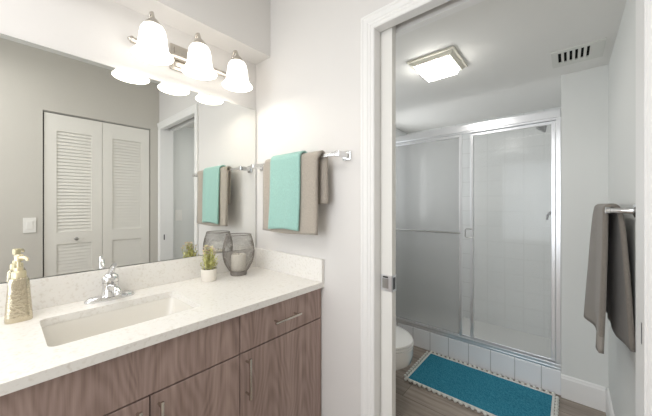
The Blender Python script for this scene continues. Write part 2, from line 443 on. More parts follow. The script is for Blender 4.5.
pr = [(OR + 0.004, 0), (OR + 0.004, -0.006), (OR + 0.012, -0.0095), (OR + 0.022, -0.0095), (OR + 0.026, -0.0125), (W, -0.0125), (W, 0)]
extrude_poly(b, pr, lambda p, h: (p[0], p[1], h), 0.0, OH)
struct('trim_3', b, M['trim'])
b = nb()
box(b, OL - 0.016, OL + 0.001, 0.0, 0.040, 0, OH + 0.018)         # split jamb, room side
box(b, OL - 0.016, OL + 0.001, 0.0905, 0.125, 0, OH + 0.018)      # split jamb, bathroom side
box(b, OL + 0.001, OR, 0.0, 0.040, OH, OH + 0.018); box(b, OL + 0.001, OR, 0.0905, 0.125, OH, OH + 0.018)
jl = struct('trim_4', b, M['trim'])
b = bx(OR, OR + 0.02, 0.0, 0.125, 0, OH + 0.018)
jr = struct('trim_5', b, M['trim'])
b = bx(OR - 0.0006, OR + 0.001, 0.030, 0.041, 0.912, 0.968)
tag(obj('strike_plate', b, M['gunmetal'], jr), 'dark steel strike plate')

# pocket door, slid almost wholly into the wall
DX = 0.9475
d1 = struct('door_1', bx(0.20, DX, 0.0475, 0.083, 0.01, 2.092, bev=0.0015), M['door_paint'])
b = nb()
box(b, DX - 0.056, DX + 0.0012, 0.0462, 0.0476, 0.895, 0.968); box(b, DX - 0.0002, DX + 0.0012, 0.0462, 0.0838, 0.895, 0.968); box(b, DX - 0.056, DX + 0.0012, 0.0828, 0.0842, 0.895, 0.968)
lt = obj('pocket_latch', b, M['aluminium'], d1)
b = bx(DX - 0.047, DX - 0.017, 0.0453, 0.0464, 0.908, 0.952, bev=0.0004)
obj('finger_pull', b, M['steel'], lt)
b = bx(DX - 0.044, DX - 0.020, 0.0448, 0.0465, 0.955, 0.961)
obj('privacy_slot', b, M['dark'], lt)
b = bx(DX + 0.0008, DX + 0.0016, 0.054, 0.076, 0.905, 0.958)
obj('edge_bolt', b, M['gunmetal'], lt)
b = bx(DX - 0.01, OR, 0.056, 0.074, 2.112, 2.140)
struct('trim_6', b, M['steel'])          # pocket door track in the head slot

# closet bifold doors
def louvre(name, y0, y1, knob_y=None):
    bm = nb(); x0, x1 = W + 0.012, W + 0.042
    st = 0.075
    rails = [(0.02, 0.16), (0.945, 1.048), (1.905, 2.045)]
    box(bm, x0, x1, y0, y0 + st, 0.02, 2.045); box(bm, x0, x1, y1 - st, y1, 0.02, 2.045)
    for z0, z1 in rails: box(bm, x0, x1, y0 + st, y1 - st, z0, z1)
    pitch = 0.0285
    for lo, hi in ((0.16, 0.945), (1.048, 1.905)):
        n = int(round((hi - lo) / pitch)); p = (hi - lo) / n
        for k in range(n):
            zc = lo + (k + 0.5) * p
            pts = [(x0 + 0.004, zc - p * 0.48), (x0 + 0.0115, zc + p * 0.47), (x0 + 0.017, zc + p * 0.60), (x0 + 0.017, zc + p * 0.38), (x0 + 0.011, zc - p * 0.48)]
            extrude_poly(bm, pts, lambda q, h: (q[0], h, q[1]), y0 + st, y1 - st)
    d = struct(name, bm, M['louvre_paint'])
    if knob_y is not None:
        k = nb(); lathe(k, [(0, 0.0), (0.009, 0), (0.007, -0.008), (0.006, -0.014), (0.013, -0.020), (0.0155, -0.027), (0.011, -0.033), (0, -0.035)], 20, (x0, knob_y, 0.985), axis='X')
        tag(obj('knob', k, M['steel'], d, smooth=True), 'dark round door knob')
    return d
louvre('door_2', CY0 + 0.008, -0.4745, -0.656)
louvre('door_3', -0.4715, CY1 - 0.008)
b = bx(W + 0.008, W + 0.046, CY0 + 0.003, CY1 - 0.003, 2.049, CZ - 0.001)
struct('trim_7', b, M['steel'])          # bifold track

# ---------------------------------------------------------------- wall mirror
t = obj('wall_mirror', bx(0.001, 0.007, -1.95, -0.006, 1.003, 1.895, bev=0.0015, seg=1), [M['mirror'], M['mirror_edge']], loc=(0, -0.98, 1.003))
tag(t, 'large frameless wall mirror above the vanity backsplash', 'mirror')
for p in t.data.polygons:
    if p.normal.x < 0.9: p.material_index = 1

# ---------------------------------------------------------------- vanity
VY0 = -1.78
v = thing('vanity_cabinet', 'grey-brown wood-grain vanity cabinet with bar handles under the white countertop', 'cabinet', (0.29, -0.9, 0))
b = nb()
box(b, 0.02, 0.554, VY0, -0.004, 0.10, 0.716); box(b, 0.02, 0.48, VY0, -0.004, 0.0, 0.10)
box(b, 0.50, 0.554, VY0, -0.004, 0.716, 0.858); box(b, 0.02, 0.06, VY0, -0.004, 0.716, 0.858)
obj('carcass', b, M['wood'], v)
b = bx(0.5542, 0.5552, VY0, -0.004, 0.10, 0.858); obj('shadow_reveal', b, M['dark'], v)
def bar_handle(parent, a, c, axis):
    """a..c along y or z at the front plane"""
    bm = nb(); x0 = 0.575; xo = 0.600
    if axis == 'y':
        box(bm, xo, xo + 0.009, a[0], a[1], c - 0.0045, c + 0.0045, bev=0.0012)
        for q in (a[0] + 0.018, a[1] - 0.018): tube(bm, [(x0 - 0.001, q, c), (xo + 0.002, q, c)], 0.0042, 10)
    else:
        box(bm, xo, xo + 0.009, c - 0.0045, c + 0.0045, a[0], a[1], bev=0.0012)
        for q in (a[0] + 0.018, a[1] - 0.018): tube(bm, [(x0 - 0.001, c, q), (xo + 0.002, c, q)], 0.0042, 10)
    return obj('handle', bm, M['nickel'], parent, smooth=True)
def front(name, y0, y1, z0, z1):
    return obj(name, bx(0.556, 0.575, y0, y1, z0, z1, bev=0.0012), M['wood'], v)
G = 0.002
dr = front('drawer', -0.479 + G, -0.012, 0.7055, 0.856); bar_handle(dr, (-0.327, -0.177), 0.781, 'y')
dd = front('door', -0.479 + G, -0.012, 0.104, 0.7005); bar_handle(dd, (0.524, 0.684), -0.451, 'z')
front('false_front', -1.100 + G, -0.479 - G, 0.7055, 0.856)
dd = front('door', -0.788 + G, -0.479 - G, 0.104, 0.7005); bar_handle(dd, (0.524, 0.684), -0.764, 'z')
dd = front('door', -1.100 + G, -0.788 - G, 0.104, 0.7005); bar_handle(dd, (0.524, 0.684), -0.822, 'z')
dr = front('drawer', VY0 + 0.002, -1.100 - G, 0.7055, 0.856); bar_handle(dr, (-1.52, -1.36), 0.770, 'y')
dd = front('door', VY0 + 0.002, -1.100 - G, 0.104, 0.7005); bar_handle(dd, (0.505, 0.665), -1.14, 'z')
b = bx(0.556, 0.571, -0.0115, -0.004, 0.10, 0.858); obj('filler_strip', b, M['wood'], v)

# countertop with a rounded cut-out
SX0, SX1, SY0, SY1 = 0.160, 0.452, -1.000, -0.566
def rrect(x0, x1, y0, y1, r, n=6):
    out = []
    for (cx, cy, a0) in ((x1 - r, y1 - r, 0), (x0 + r, y1 - r, 90), (x0 + r, y0 + r, 180), (x1 - r, y0 + r, 270)):
        for k in range(n + 1):
            a = math.radians(a0 + 90 * k / n); out.append((cx + r * math.cos(a), cy + r * math.sin(a)))
    return out
ZT, ZB = 0.887, 0.860
bm = nb()
hole = rrect(SX0, SX1, SY0, SY1, 0.022); N = len(hole)
X0, X1, Y0, Y1 = 0.0, 0.589, VY0 - 0.01, 0.0
outer = []
cxm, cym = (SX0 + SX1) / 2, (SY0 + SY1) / 2
corner = {0: (X1, Y1), 1: (X0, Y1), 2: (X0, Y0), 3: (X1, Y0)}
def ringz(z): return [bm.verts.new((x, y, z)) for x, y in hole], [bm.verts.new((corner[k][0], corner[k][1], z)) for k in range(4)]
ht, ot = ringz(ZT); hb, ob = ringz(ZB)
q = N // 4
for (H_, O_, flip) in ((ht, ot, False), (hb, ob, True)):
    for k in range(4):
        for i in range(q - 1):
            a = k * q + i
            bm.faces.new((H_[a], H_[a + 1], O_[k]))
        a = k * q + q - 1; a2 = ((k + 1) * q) % N
        bm.faces.new((H_[a], H_[a2], O_[(k + 1) % 4], O_[k]))
for k in range(4): bm.faces.new((ot[k], ot[(k + 1) % 4], ob[(k + 1) % 4], ob[k]))
for k in range(N): bm.faces.new((ht[k], ht[(k + 1) % N], hb[(k + 1) % N], hb[k]))
ct = thing('countertop', 'white speckled quartz countertop with backsplash on the wood-grain vanity', 'countertop', (0.29, -0.9, ZB))
obj('slab', bm, M['quartz'], ct)
obj('backsplash', bx(0.0005, 0.020, Y0, -0.0205, ZT, 1.001, bev=0.0012, seg=1), M['quartz'], ct)
obj('backsplash', bx(0.0005, 0.591, -0.020, -0.0005, ZT, 1.004, bev=0.0012, seg=1), M['quartz'], ct)

# undermount sink: rounded-rectangle basin with thickness
snk = thing('sink', 'white rectangular undermount sink basin set in the countertop', 'sink', (cxm, cym, 0.72))
bm = nb(); rings = []
for (ins, z, r) in ((-0.014, 0.8595, 0.030), (0.0, 0.8595, 0.026), (0.006, 0.835, 0.03), (0.014, 0.77, 0.04), (0.03, 0.738, 0.05), (0.07, 0.728, 0.05), (0.105, 0.724, 0.03)):
    rings.append([bm.verts.new((x, y, z)) for x, y in rrect(SX0 + ins - 0.001, SX1 - ins + 0.001, SY0 + ins - 0.001, SY1 - ins + 0.001, r)])
for A, B_ in zip(rings[:-1], rings[1:]):
    for k in range(N): bm.faces.new((A[k], A[(k + 1) % N], B_[(k + 1) % N], B_[k]))
bm.faces.new(rings[-1])
o = obj('basin', bm, M['sink'], snk, smooth=True); md = o.modifiers.new('solidify', 'SOLIDIFY'); md.thickness = 0.006; md.offset = -1
b = nb(); lathe(b, [(0, 0.7275), (0.012, 0.7275), (0.018, 0.7265), (0.022, 0.7285), (0.024, 0.7255), (0.024, 0.7245)], 28, (cxm, cym, 0)); obj('drain', b, M['chrome'], snk, smooth=True)

# ---------------------------------------------------------------- faucet
FX, FY = 0.078, -0.783
fc = thing('faucet', 'chrome single-lever faucet on the countertop behind the sink', 'faucet', (FX, FY, ZT))
b = nb()
lathe(b, [(0, 0), (0.084, 0), (0.086, 0.004), (0.083, 0.011), (0.072, 0.018), (0.03, 0.021), (0, 0.0215)], 48, (FX, FY, ZT), sx=0.34, sy=1.0, n=2.5)
obj('base_plate', b, M['chrome'], fc, smooth=True)
b = nb(); lathe(b, [(0.034, 0.016), (0.031, 0.03), (0.028, 0.05), (0.028, 0.066), (0.029, 0.072), (0.0, 0.074)], 28, (FX, FY, ZT)); obj('body', b, M['chrome'], fc, smooth=True)
b = nb(); tube(b, [(FX + 0.004, FY, ZT + 0.045), (FX + 0.04, FY, ZT + 0.056), (FX + 0.085, FY, ZT + 0.057), (FX + 0.112, FY, ZT + 0.050), (FX + 0.118, FY, ZT + 0.040)], [0.019, 0.016, 0.0135, 0.0125, 0.0115], 18)
obj('spout', b, M['chrome'], fc, smooth=True)
b = nb(); lathe(b, [(0.028, 0.073), (0.030, 0.085), (0.026, 0.099), (0.013, 0.108), (0, 0.110)], 28, (FX, FY, ZT))
hd = obj('handle_cap', b, M['chrome'], fc, smooth=True)
b = nb(); tube(b, [(FX - 0.004, FY, ZT + 0.092), (FX + 0.012, FY, ZT + 0.118), (FX + 0.034, FY + 0.002, ZT + 0.140), (FX + 0.052, FY + 0.003, ZT + 0.150)], [0.013, 0.011, 0.0105, 0.008], 14)
obj('lever', b, M['chrome'], hd, smooth=True)
b = nb(); tube(b, [(FX - 0.032, FY, ZT + 0.010), (FX - 0.032, FY, ZT + 0.05)], 0.003, 10); lathe(b, [(0, 0.05), (0.006, 0.05), (0.006, 0.058), (0, 0.06)], 14, (FX - 0.032, FY, ZT)); obj('lift_rod', b, M['chrome'], fc, smooth=True)

# ---------------------------------------------------------------- soap dispenser
SXc, SYc = 0.105, -1.045
sd = thing('soap_dispenser', 'tapered hammered champagne-gold soap dispenser on the counter left of the sink', 'soap dispenser', (SXc, SYc, ZT))
b = nb(); lathe(b, [(0, 0), (0.0325, 0), (0.034, 0.003), (0.033, 0.02), (0.0275, 0.105), (0.0255, 0.138), (0.022, 0.146), (0, 0.147)], 40, (SXc, SYc, ZT), n=4.0); obj('bottle', b, M['gold'], sd, smooth=True)
b = nb(); lathe(b, [(0.0185, 0.146), (0.0185, 0.164), (0.016, 0.168), (0.012, 0.169), (0.011, 0.180), (0, 0.181)], 28, (SXc, SYc, ZT)); obj('collar', b, M['goldp'], sd, smooth=True)
b = nb(); lathe(b, [(0.005, 0.178), (0.005, 0.202), (0.0115, 0.203), (0.0115, 0.222), (0.009, 0.225), (0, 0.225)], 24, (SXc, SYc, ZT))
ph = obj('pump_head', b, M['goldp'], sd, smooth=True)
b = nb(); tube(b, [(SXc, SYc, ZT + 0.215), (SXc + 0.026, SYc + 0.012, ZT + 0.216), (SXc + 0.040, SYc + 0.018, ZT + 0.213), (SXc + 0.043, SYc + 0.019, ZT + 0.206)], [0.0065, 0.0055, 0.0045, 0.004], 12); obj('nozzle', b, M['goldp'], ph, smooth=True)

# ---------------------------------------------------------------- small potted plant
PX, PY = 0.118, -0.375
pl = thing('potted_plant', 'small yellow-green plant in a white pot on the counter beside the wire hurricane', 'plant', (PX, PY, ZT))
b = nb(); lathe(b, [(0, 0), (0.034, 0), (0.0365, 0.003), (0.0395, 0.060), (0.0395, 0.063), (0.036, 0.063), (0.035, 0.054), (0, 0.053)], 36, (PX, PY, ZT)); obj('pot', b, M['pot'], pl, smooth=True)
b = nb(); lathe(b, [(0.0347, 0.0545), (0.02, 0.058), (0, 0.060)], 24, (PX, PY, ZT)); obj('soil', b, M['soil'], pl, smooth=True)
def leaf(bm, base, d, ln, wd):
    d = Vector(d).normalized(); up = Vector((0, 0, 1)); s = d.cross(up)
    if s.length < 1e-3: s = Vector((1, 0, 0))
    s.normalize(); nrm = s.cross(d); base = Vector(base); ps = []
    for tt, ww, bend in ((0, 0.25, 0), (0.35, 1.0, 0.10), (0.7, 0.75, 0.08), (1.0, 0.05, -0.05)):
        c = base + d * ln * tt + nrm * ln * bend
        ps.append((bm.verts.new(c - s * wd * ww), bm.verts.new(c + nrm * (-wd * 0.35 * ww)), bm.verts.new(c + s * wd * ww)))
    for A, B_ in zip(ps[:-1], ps[1:]):
        bm.faces.new((A[0], A[1], B_[1], B_[0])); bm.faces.new((A[1], A[2], B_[2], B_[1]))
lb = nb(); fb = nb()
for k in range(46):
    a = random.uniform(0, 2 * PI); r0 = random.uniform(0, 0.026); hgt = random.uniform(0.035, 0.125)
    x, y = PX + r0 * math.cos(a), PY + r0 * math.sin(a)
    ln2 = 0.012 + 0.02 * (r0 / 0.026)
    top = (x + ln2 * 0.6 * math.cos(a), y + ln2 * 0.6 * math.sin(a), ZT + 0.055 + hgt)
    tube(lb, [(x, y, ZT + 0.055), top], 0.0011, 6)
    for j in range(9):
        f = 0.25 + 0.75 * j / 8; p = [x + (top[0] - x) * f, y + (top[1] - y) * f, ZT + 0.055 + hgt * f]
        aa = random.uniform(0, 2 * PI)
        leaf(lb, p, (math.cos(aa), math.sin(aa), random.uniform(0.25, 1.1)), random.uniform(0.012, 0.020), random.uniform(0.0028, 0.0045))
    if hgt > 0.08:
        for j in range(5):
            aa = random.uniform(0, 2 * PI)
            leaf(fb, (top[0], top[1], top[2] - 0.002), (math.cos(aa), math.sin(aa), random.uniform(0.5, 1.4)), 0.013, 0.0042)
obj('foliage', lb, M['leaf'], pl); tag(obj('blossom', fb, M['bloom'], pl), 'pale pink blossom tips')

# ---------------------------------------------------------------- wire hurricane and candle
HX, HY = 0.122, -0.203
bm = nb()
prof_h = [(0.043, 0.004), (0.046, 0.020), (0.058, 0.036), (0.076, 0.068), (0.084, 0.100), (0.0865, 0.130), (0.085, 0.160), (0.079, 0.190), (0.071, 0.214), (0.068, 0.226)]
def interp(prof, n):
    # arc-length resample
    seg = [0]
    for a, c in zip(prof[:-1], prof[1:]): seg.append(seg[-1] + math.hypot(c[0] - a[0], c[1] - a[1]))
    out = []
    for k in range(n):
        s = seg[-1] * k / (n - 1)
        i = max(j for j in range(len(seg)) if seg[j] <= s + 1e-9); i = min(i, len(prof) - 2)
        f = (s - seg[i]) / (seg[i + 1] - seg[i]); out.append((prof[i][0] * (1 - f) + prof[i + 1][0] * f, prof[i][1] * (1 - f) + prof[i + 1][1] * f))
    return out
lathe(bm, interp(prof_h, 44), 84, (HX, HY, ZT))
hc_ = thing('hurricane_candle_holder', 'bulbous dark grey wire-mesh candle holder standing in the counter corner', 'candle holder', (HX, HY, ZT))
o = obj('wire_mesh', bm, M['wire'], hc_); md = o.modifiers.new('wires', 'WIREFRAME'); md.thickness = 0.0013; md.use_even_offset = False; md.use_replace = True
b = nb()
tube(b, [(HX + 0.0685 * math.cos(2 * PI * k / 48), HY + 0.0685 * math.sin(2 * PI * k / 48), ZT + 0.227) for k in range(48)], 0.0022, 8, closed=True); obj('rim', b, M['wire'], hc_, smooth=True)
b = nb(); lathe(b, [(0, 0.0), (0.043, 0.0), (0.045, 0.004), (0.047, 0.020), (0.046, 0.0235), (0, 0.0235)], 40, (HX, HY, ZT)); obj('base', b, M['wire'], hc_, smooth=True)
cd = thing('pillar_candle', 'white pillar candle standing inside the wire-mesh holder', 'candle', (HX, HY, ZT + 0.0236))
b = nb(); lathe(b, [(0, 0.0238), (0.0385, 0.0238), (0.040, 0.026), (0.040, 0.112), (0.038, 0.115), (0.02, 0.113), (0, 0.112)], 36, (HX, HY, ZT)); obj('wax', b, M['wax'], cd, smooth=True)
b = nb(); tube(b, [(HX, HY, ZT + 0.111), (HX + 0.001, HY, ZT + 0.118), (HX + 0.003, HY + 0.001, ZT + 0.124)], 0.0012, 8); obj('wick', b, M['wick'], cd)

# ---------------------------------------------------------------- vanity light
LYs = (-0.650, -0.445, -0.237)
vl = thing('vanity_light', 'brushed-nickel three-lamp vanity light with lit bell shades above the mirror', 'wall light', (0.0, -0.424, 2.03))
b = nb(); box(b, 0.0005, 0.014, -0.525, -0.323, 1.975, 2.105, bev=0.004); box(b, 0.014, 0.024, -0.508, -0.340, 1.990, 2.090, bev=0.004); obj('backplate', b, M['nickel'], vl, smooth=True)
b = nb(); tube(b, [(0.045, -0.693, 2.028), (0.045, -0.205, 2.030)], 0.0140, 20); tube(b, [(0.02, -0.424, 2.030), (0.045, -0.424, 2.030)], 0.012, 14)
br = obj('crossbar', b, M['nickel'], vl, smooth=True)
for yy, s in ((-0.693, -1), (-0.205, 1)):
    b = nb(); lathe(b, [(0, 0), (0.0155, 0), (0.0155, 0.010 * s), (0.009, 0.014 * s), (0.007, 0.020 * s), (0, 0.023 * s)], 20, (0.045, yy, 2.030), axis='Y'); obj('end_cap', b, M['nickel'], br, smooth=True)
for ly in LYs:
    b = nb()
    pts = [(0.048, 2.030), (0.092, 2.030), (0.110, 2.046), (0.114, 2.085), (0.120, 2.118), (0.136, 2.134), (0.152, 2.128), (0.163, 2.106), (0.165, 2.080)]
    sm = []
    for i in range(len(pts) - 1):
        for f in (0, 0.33, 0.66): sm.append((pts[i][0] * (1 - f) + pts[i + 1][0] * f, ly, pts[i][1] * (1 - f) + pts[i + 1][1] * f))
    sm.append((0.165, ly, 2.080))
    tube(b, sm, 0.0065, 12); obj('arm', b, M['nickel'], vl, smooth=True)
    b = nb(); lathe(b, [(0, 0.026), (0.012, 0.026), (0.018, 0.020), (0.029, 0.006), (0.033, -0.003), (0.032, -0.008), (0, -0.008)], 28, (0.165, ly, 2.070)); obj('socket_cap', b, M['nickel'], vl, smooth=True)
    b = nb()
    po = [(0.031, 2.066), (0.040, 2.060), (0.048, 2.045), (0.053, 2.018), (0.056, 1.988), (0.060, 1.965), (0.067, 1.950), (0.075, 1.941), (0.081, 1.934), (0.079, 1.931)]
    pi_ = [(r - 0.003, z + 0.001) for r, z in po[-2:0:-1]]
    lathe(b, po + pi_, 40, (0.165, ly, 0))
    sh = obj('lamp_shade', b, M['shade'], vl, smooth=True)
    b = nb(); lathe(b, [(0, 2.062), (0.013, 2.062), (0.014, 2.045), (0.026, 2.015), (0.0285, 1.995), (0.024, 1.977), (0.012, 1.966), (0, 1.963)], 24, (0.165, ly, 0)); obj('bulb', b, M['bulb'], vl, smooth=True)
    d = bpy.data.lights.new('bulb_light', 'POINT'); d.energy = 0.58; d.color = (1.0, 0.93, 0.83); d.shadow_soft_size = 0.010
    o = bpy.data.objects.new('bulb_light', d); COL.objects.link(o); o.location = (0.165, ly, 1.950)

# ---------------------------------------------------------------- towel bar and towels on the far wall
BY, BZ = -0.072, 1.517
tb = thing('towel_bar', 'chrome towel bar on the far wall beside the mirror', 'towel bar', (0.40, 0, BZ))
b = nb(); box(b, 0.075, 0.738, BY - 0.008, BY + 0.008, BZ - 0.008, BZ + 0.008, bev=0.002); obj('bar', b, M['chrome'], tb)
for xx in (0.075, 0.738):
    b = nb(); box(b, xx - 0.023, xx + 0.023, -0.010, -0.0005, BZ - 0.023, BZ + 0.023, bev=0.003); box(b, xx - 0.013, xx + 0.013, BY - 0.012, -0.010, BZ - 0.013, BZ + 0.013, bev=0.003)
    obj('bracket', b, M['chrome'], tb)

def drape(name, m, axis, c0, bz, w0, w1, rad, front_len, back_len, thick, spread=(0.0, 0.0), wave=0.003, nu=22, seed=0, back_shift=0.0, hem=None, curl_f=0.0, curl_b=0.0):
    """a towel over a bar running along x (axis 'x': front is -y) or along y (axis 'y': front is -x)"""
    rnd = random.Random(seed); ph = [rnd.uniform(0, 6.28) for _ in range(6)]
    path = []
    nf = 26
    for i in range(nf): # front, from the bottom up
        f = i / nf; path.append((-rad - spread[0] * (1 - f) ** 1.2, -front_len * (1 - f), 'f', 1 - f))
    na = 12
    for i in range(na + 1):
        a = PI - PI * i / na; path.append((rad * math.cos(a), rad * math.sin(a), 't', 0))
    for i in range(1, nf + 1):
        f = i / nf; path.append((rad + spread[1] * f ** 1.2, -back_len * f, 'b', f))
    bm = nb(); rows = []
    for (d, z, side, hang) in path:
        row = []
        for k in range(nu + 1):
            u = k / nu; s = w0 + (w1 - w0) * u
            amp = wave * (0.25 + 0.75 * hang)
            wv = amp * (math.sin(u * 9.0 + ph[0] + hang * 0.8) + 0.5 * math.sin(u * 17 + ph[1]))
            zz = z + 0.004 * math.sin(u * 5 + ph[2]) * hang
            ss = s + 0.004 * math.sin(hang * 5 + ph[3]) * hang + (back_shift if side == 'b' else back_shift * 0.5 if side == 't' else 0) 
            dd = d + (wv if side != 'b' else abs(wv) * 0.6 - 0.002 * hang)
            if side == 'f': dd -= curl_f * hang ** 0.7 * max(0.0, (u - 0.25) / 0.75) ** 1.4
            if side == 'b': dd += curl_b * hang ** 0.5 * max(0.0, 1 - u / 0.35) ** 1.3
            if axis == 'x': co = (ss, c0 + dd, bz + zz)
            else: co = (c0 + dd, ss, bz + zz)
            row.append(bm.verts.new(co))
        rows.append(row)
    for A, B_ in zip(rows[:-1], rows[1:]):
        for k in range(nu): bm.faces.new((A[k], A[k + 1], B_[k + 1], B_[k]))
    loc = (w0 + (w1 - w0) / 2, c0, bz - front_len) if axis == 'x' else (c0, w0 + (w1 - w0) / 2, bz - front_len)
    o = obj(name, bm, m, None, smooth=True, loc=loc, solid=thick)
    if hem:
        o.data.materials.append(hem)
        for i, p in enumerate(o.data.polygons):
            if i // nu < 3: p.material_index = 1
    return o

o = drape('bath_towel', M['grey_towel'], 'x', BY, BZ + 0.003, 0.205, 0.628, 0.0190, 0.385, 0.235, 0.012, spread=(0.006, -0.002), wave=0.0025, seed=3, back_shift=0.030)
tag(o, 'warm grey bath towel over the bar beside the mirror, beneath the aqua towel', 'towel')
o = drape('hand_towel', M['teal_towel'], 'x', BY, BZ + 0.004, 0.288, 0.520, 0.0325, 0.368, 0.14, 0.010, spread=(0.010, -0.003), wave=0.002, seed=5)
tag(o, 'aqua hand towel folded over the grey towel beside the mirror', 'towel')

# ---------------------------------------------------------------- light switches
def switch(label, loc, group=None, two=False):
    x, y, z = loc
    s = thing('light_switch', label, 'light switch', (W, y, z), group)
    obj('wall_plate', bx(W - 0.006, W - 0.0005, y - 0.036, y + 0.036, z - 0.060, z + 0.060, bev=0.002), M['plate'], s)
    obj('rocker', bx(W - 0.010, W - 0.006, y - 0.017, y + 0.017, z - 0.033, z + 0.033, bev=0.002), M['plate'], s)
switch('white rocker switch on the wall left of the louvred doors, seen in the mirror', (W, -0.936, 1.118))
switch('white rocker switch on the bathroom wall, seen through the doorway in the mirror', (W, 0.193, 1.165))

# ---------------------------------------------------------------- bathroom: ceiling lamp and vent
cl = thing('ceiling_light', 'square lit ceiling light with cream frame on the bathroom ceiling', 'ceiling light', (0.93, 0.67, BC))
b = nb()
x0, x1, y0, y1 = 0.795, 1.065, 0.525, 0.815
def frustum(bm, a, za, c, zc):
    A = [bm.verts.new((p[0], p[1], za)) for p in ((a[0], a[2]), (a[1], a[2]), (a[1], a[3]), (a[0], a[3]))]
    C_ = [bm.verts.new((p[0], p[1], zc)) for p in ((c[0], c[2]), (c[1], c[2]), (c[1], c[3]), (c[0], c[3]))]
    for k in range(4): bm.faces.new((A[k], A[(k + 1) % 4], C_[(k + 1) % 4], C_[k]))
    bm.faces.new(A); bm.faces.new(C_[::-1])
box(b, x0, x1, y0, y1, BC - 0.012, BC - 0.0005, bev=0.003)
frustum(b, (x0 + 0.012, x1 - 0.012, y0 + 0.012, y1 - 0.012), BC - 0.012, (x0 + 0.028, x1 - 0.028, y0 + 0.028, y1 - 0.028), BC - 0.030)
obj('frame', b, M['lampframe'], cl)
b = nb(); frustum(b, (x0 + 0.034, x1 - 0.040, y0 + 0.036, y1 - 0.040), BC - 0.0302, (x0 + 0.044, x1 - 0.052, y0 + 0.046, y1 - 0.050), BC - 0.056); obj('lens', b, M['lens'], cl)

vn = thing('air_vent', 'slotted white air vent in the bathroom ceiling near the corner', 'vent', (1.57, 1.08, BC))
b = nb(); vx0, vx1, vy0, vy1 = 1.462, 1.688, 0.965, 1.195
for (a, c, d, e) in ((vx0, vx1, vy0, vy0 + 0.030), (vx0, vx1, vy1 - 0.055, vy1), (vx0, vx0 + 0.030, vy0 + 0.030, vy1 - 0.055), (vx1 - 0.050, vx1, vy0 + 0.030, vy1 - 0.055)):
    box(b, a, c, d, e, BC - 0.008, BC - 0.0005)
obj('frame', b, M['vent'], vn)
obj('duct', bx(vx0 + 0.03, vx1 - 0.05, vy0 + 0.03, vy1 - 0.055, BC - 0.0012, BC - 0.0004), M['dark'], vn)
for k in range(6):
    xx = vx0 + 0.0305 + (k + 0.62) * 0.0243
    b = nb(); box(b, xx - 0.002, xx + 0.0105, vy0 + 0.03, vy1 - 0.055, BC - 0.0075, BC - 0.001); obj('slat', b, M['vent'], vn)

# ---------------------------------------------------------------- shower enclosure
sf = thing('shower_enclosure', 'bright aluminium frame of the sliding shower doors on the tiled curb', 'shower frame', (0.78, SY + 0.05, 0.165))
b = bx(0.051, 1.499, SY + 0.002, SY + 0.062, 1.872, 1.930, bev=0.004); box(b, 0.051, 1.499, SY + 0.010, SY + 0.054, 1.862, 1.873); obj('header', b, M['aluminium'], sf)
b = bx(0.051, 1.499, SY + 0.002, SY + 0.066, 0.1655, 0.182, bev=0.002); box(b, 0.051, 1.499, SY + 0.004, SY + 0.012, 0.18, 0.203, bev=0.001); box(b, 0.051, 1.499, SY + 0.052, SY + 0.064, 0.18, 0.203, bev=0.001); obj('bottom_track', b, M['aluminium'], sf)
for xa, xb in ((0.051, 0.078), (1.472, 1.499)):
    obj('side_jamb', bx(xa, xb, SY + 0.006, SY + 0.060, 0.182, 1.8615, bev=0.002), M['aluminium'], sf)
def shower_door(label, x0, x1, y, bar):
    d = thing('shower_door', label, 'shower door', ((x0 + x1) / 2, y, 0.19))
    z0, z1 = 0.190, 1.860; s = 0.022
    obj('pane', bx(x0 + s, x1 - s, y - 0.0025, y + 0.0025, z0 + 0.024, z1 - 0.022), M['glass_grey'] if bar else M['glass'], d)
    for a, c in ((x0, x0 + s), (x1 - s, x1)): obj('stile', bx(a, c, y - 0.009, y + 0.009, z0, z1, bev=0.002), M['aluminium'], d)
    for a, c in ((z0, z0 + 0.024), (z1 - 0.022, z1)): obj('rail', bx(x0 + s, x1 - s, y - 0.008, y + 0.008, a, c, bev=0.002), M['aluminium'], d)
    return d
y_o = SY + 0.022; y_i = SY + 0.043
d = shower_door('left sliding shower door of hazy glass with a towel bar across it', 0.082, 0.876, y_o, True)
b = nb(); tube(b, [(0.10, y_o - 0.036, 1.050), (0.860, y_o - 0.036, 1.050)], 0.0065, 12)
for xx in (0.10, 0.860): tube(b, [(xx, y_o - 0.008, 1.050), (xx, y_o - 0.040, 1.050)], 0.007, 12)
obj('towel_rail', b, M['steel'], d, smooth=True)
d = shower_door('right sliding shower door of clear hazy glass, in front of the shower head', 0.934, 1.469, y_i, False)
b = nb(); pts = [(0.946 + 0.0, y_i - 0.009, 1.085), (0.905, y_i - 0.012, 1.085), (0.897, y_i - 0.012, 1.077), (0.897, y_i - 0.012, 1.022), (0.905, y_i - 0.012, 1.014), (0.946, y_i - 0.009, 1.014)]
tube(b, pts, 0.0045, 10); obj('pull_handle', b, M['steel'], d, smooth=True)

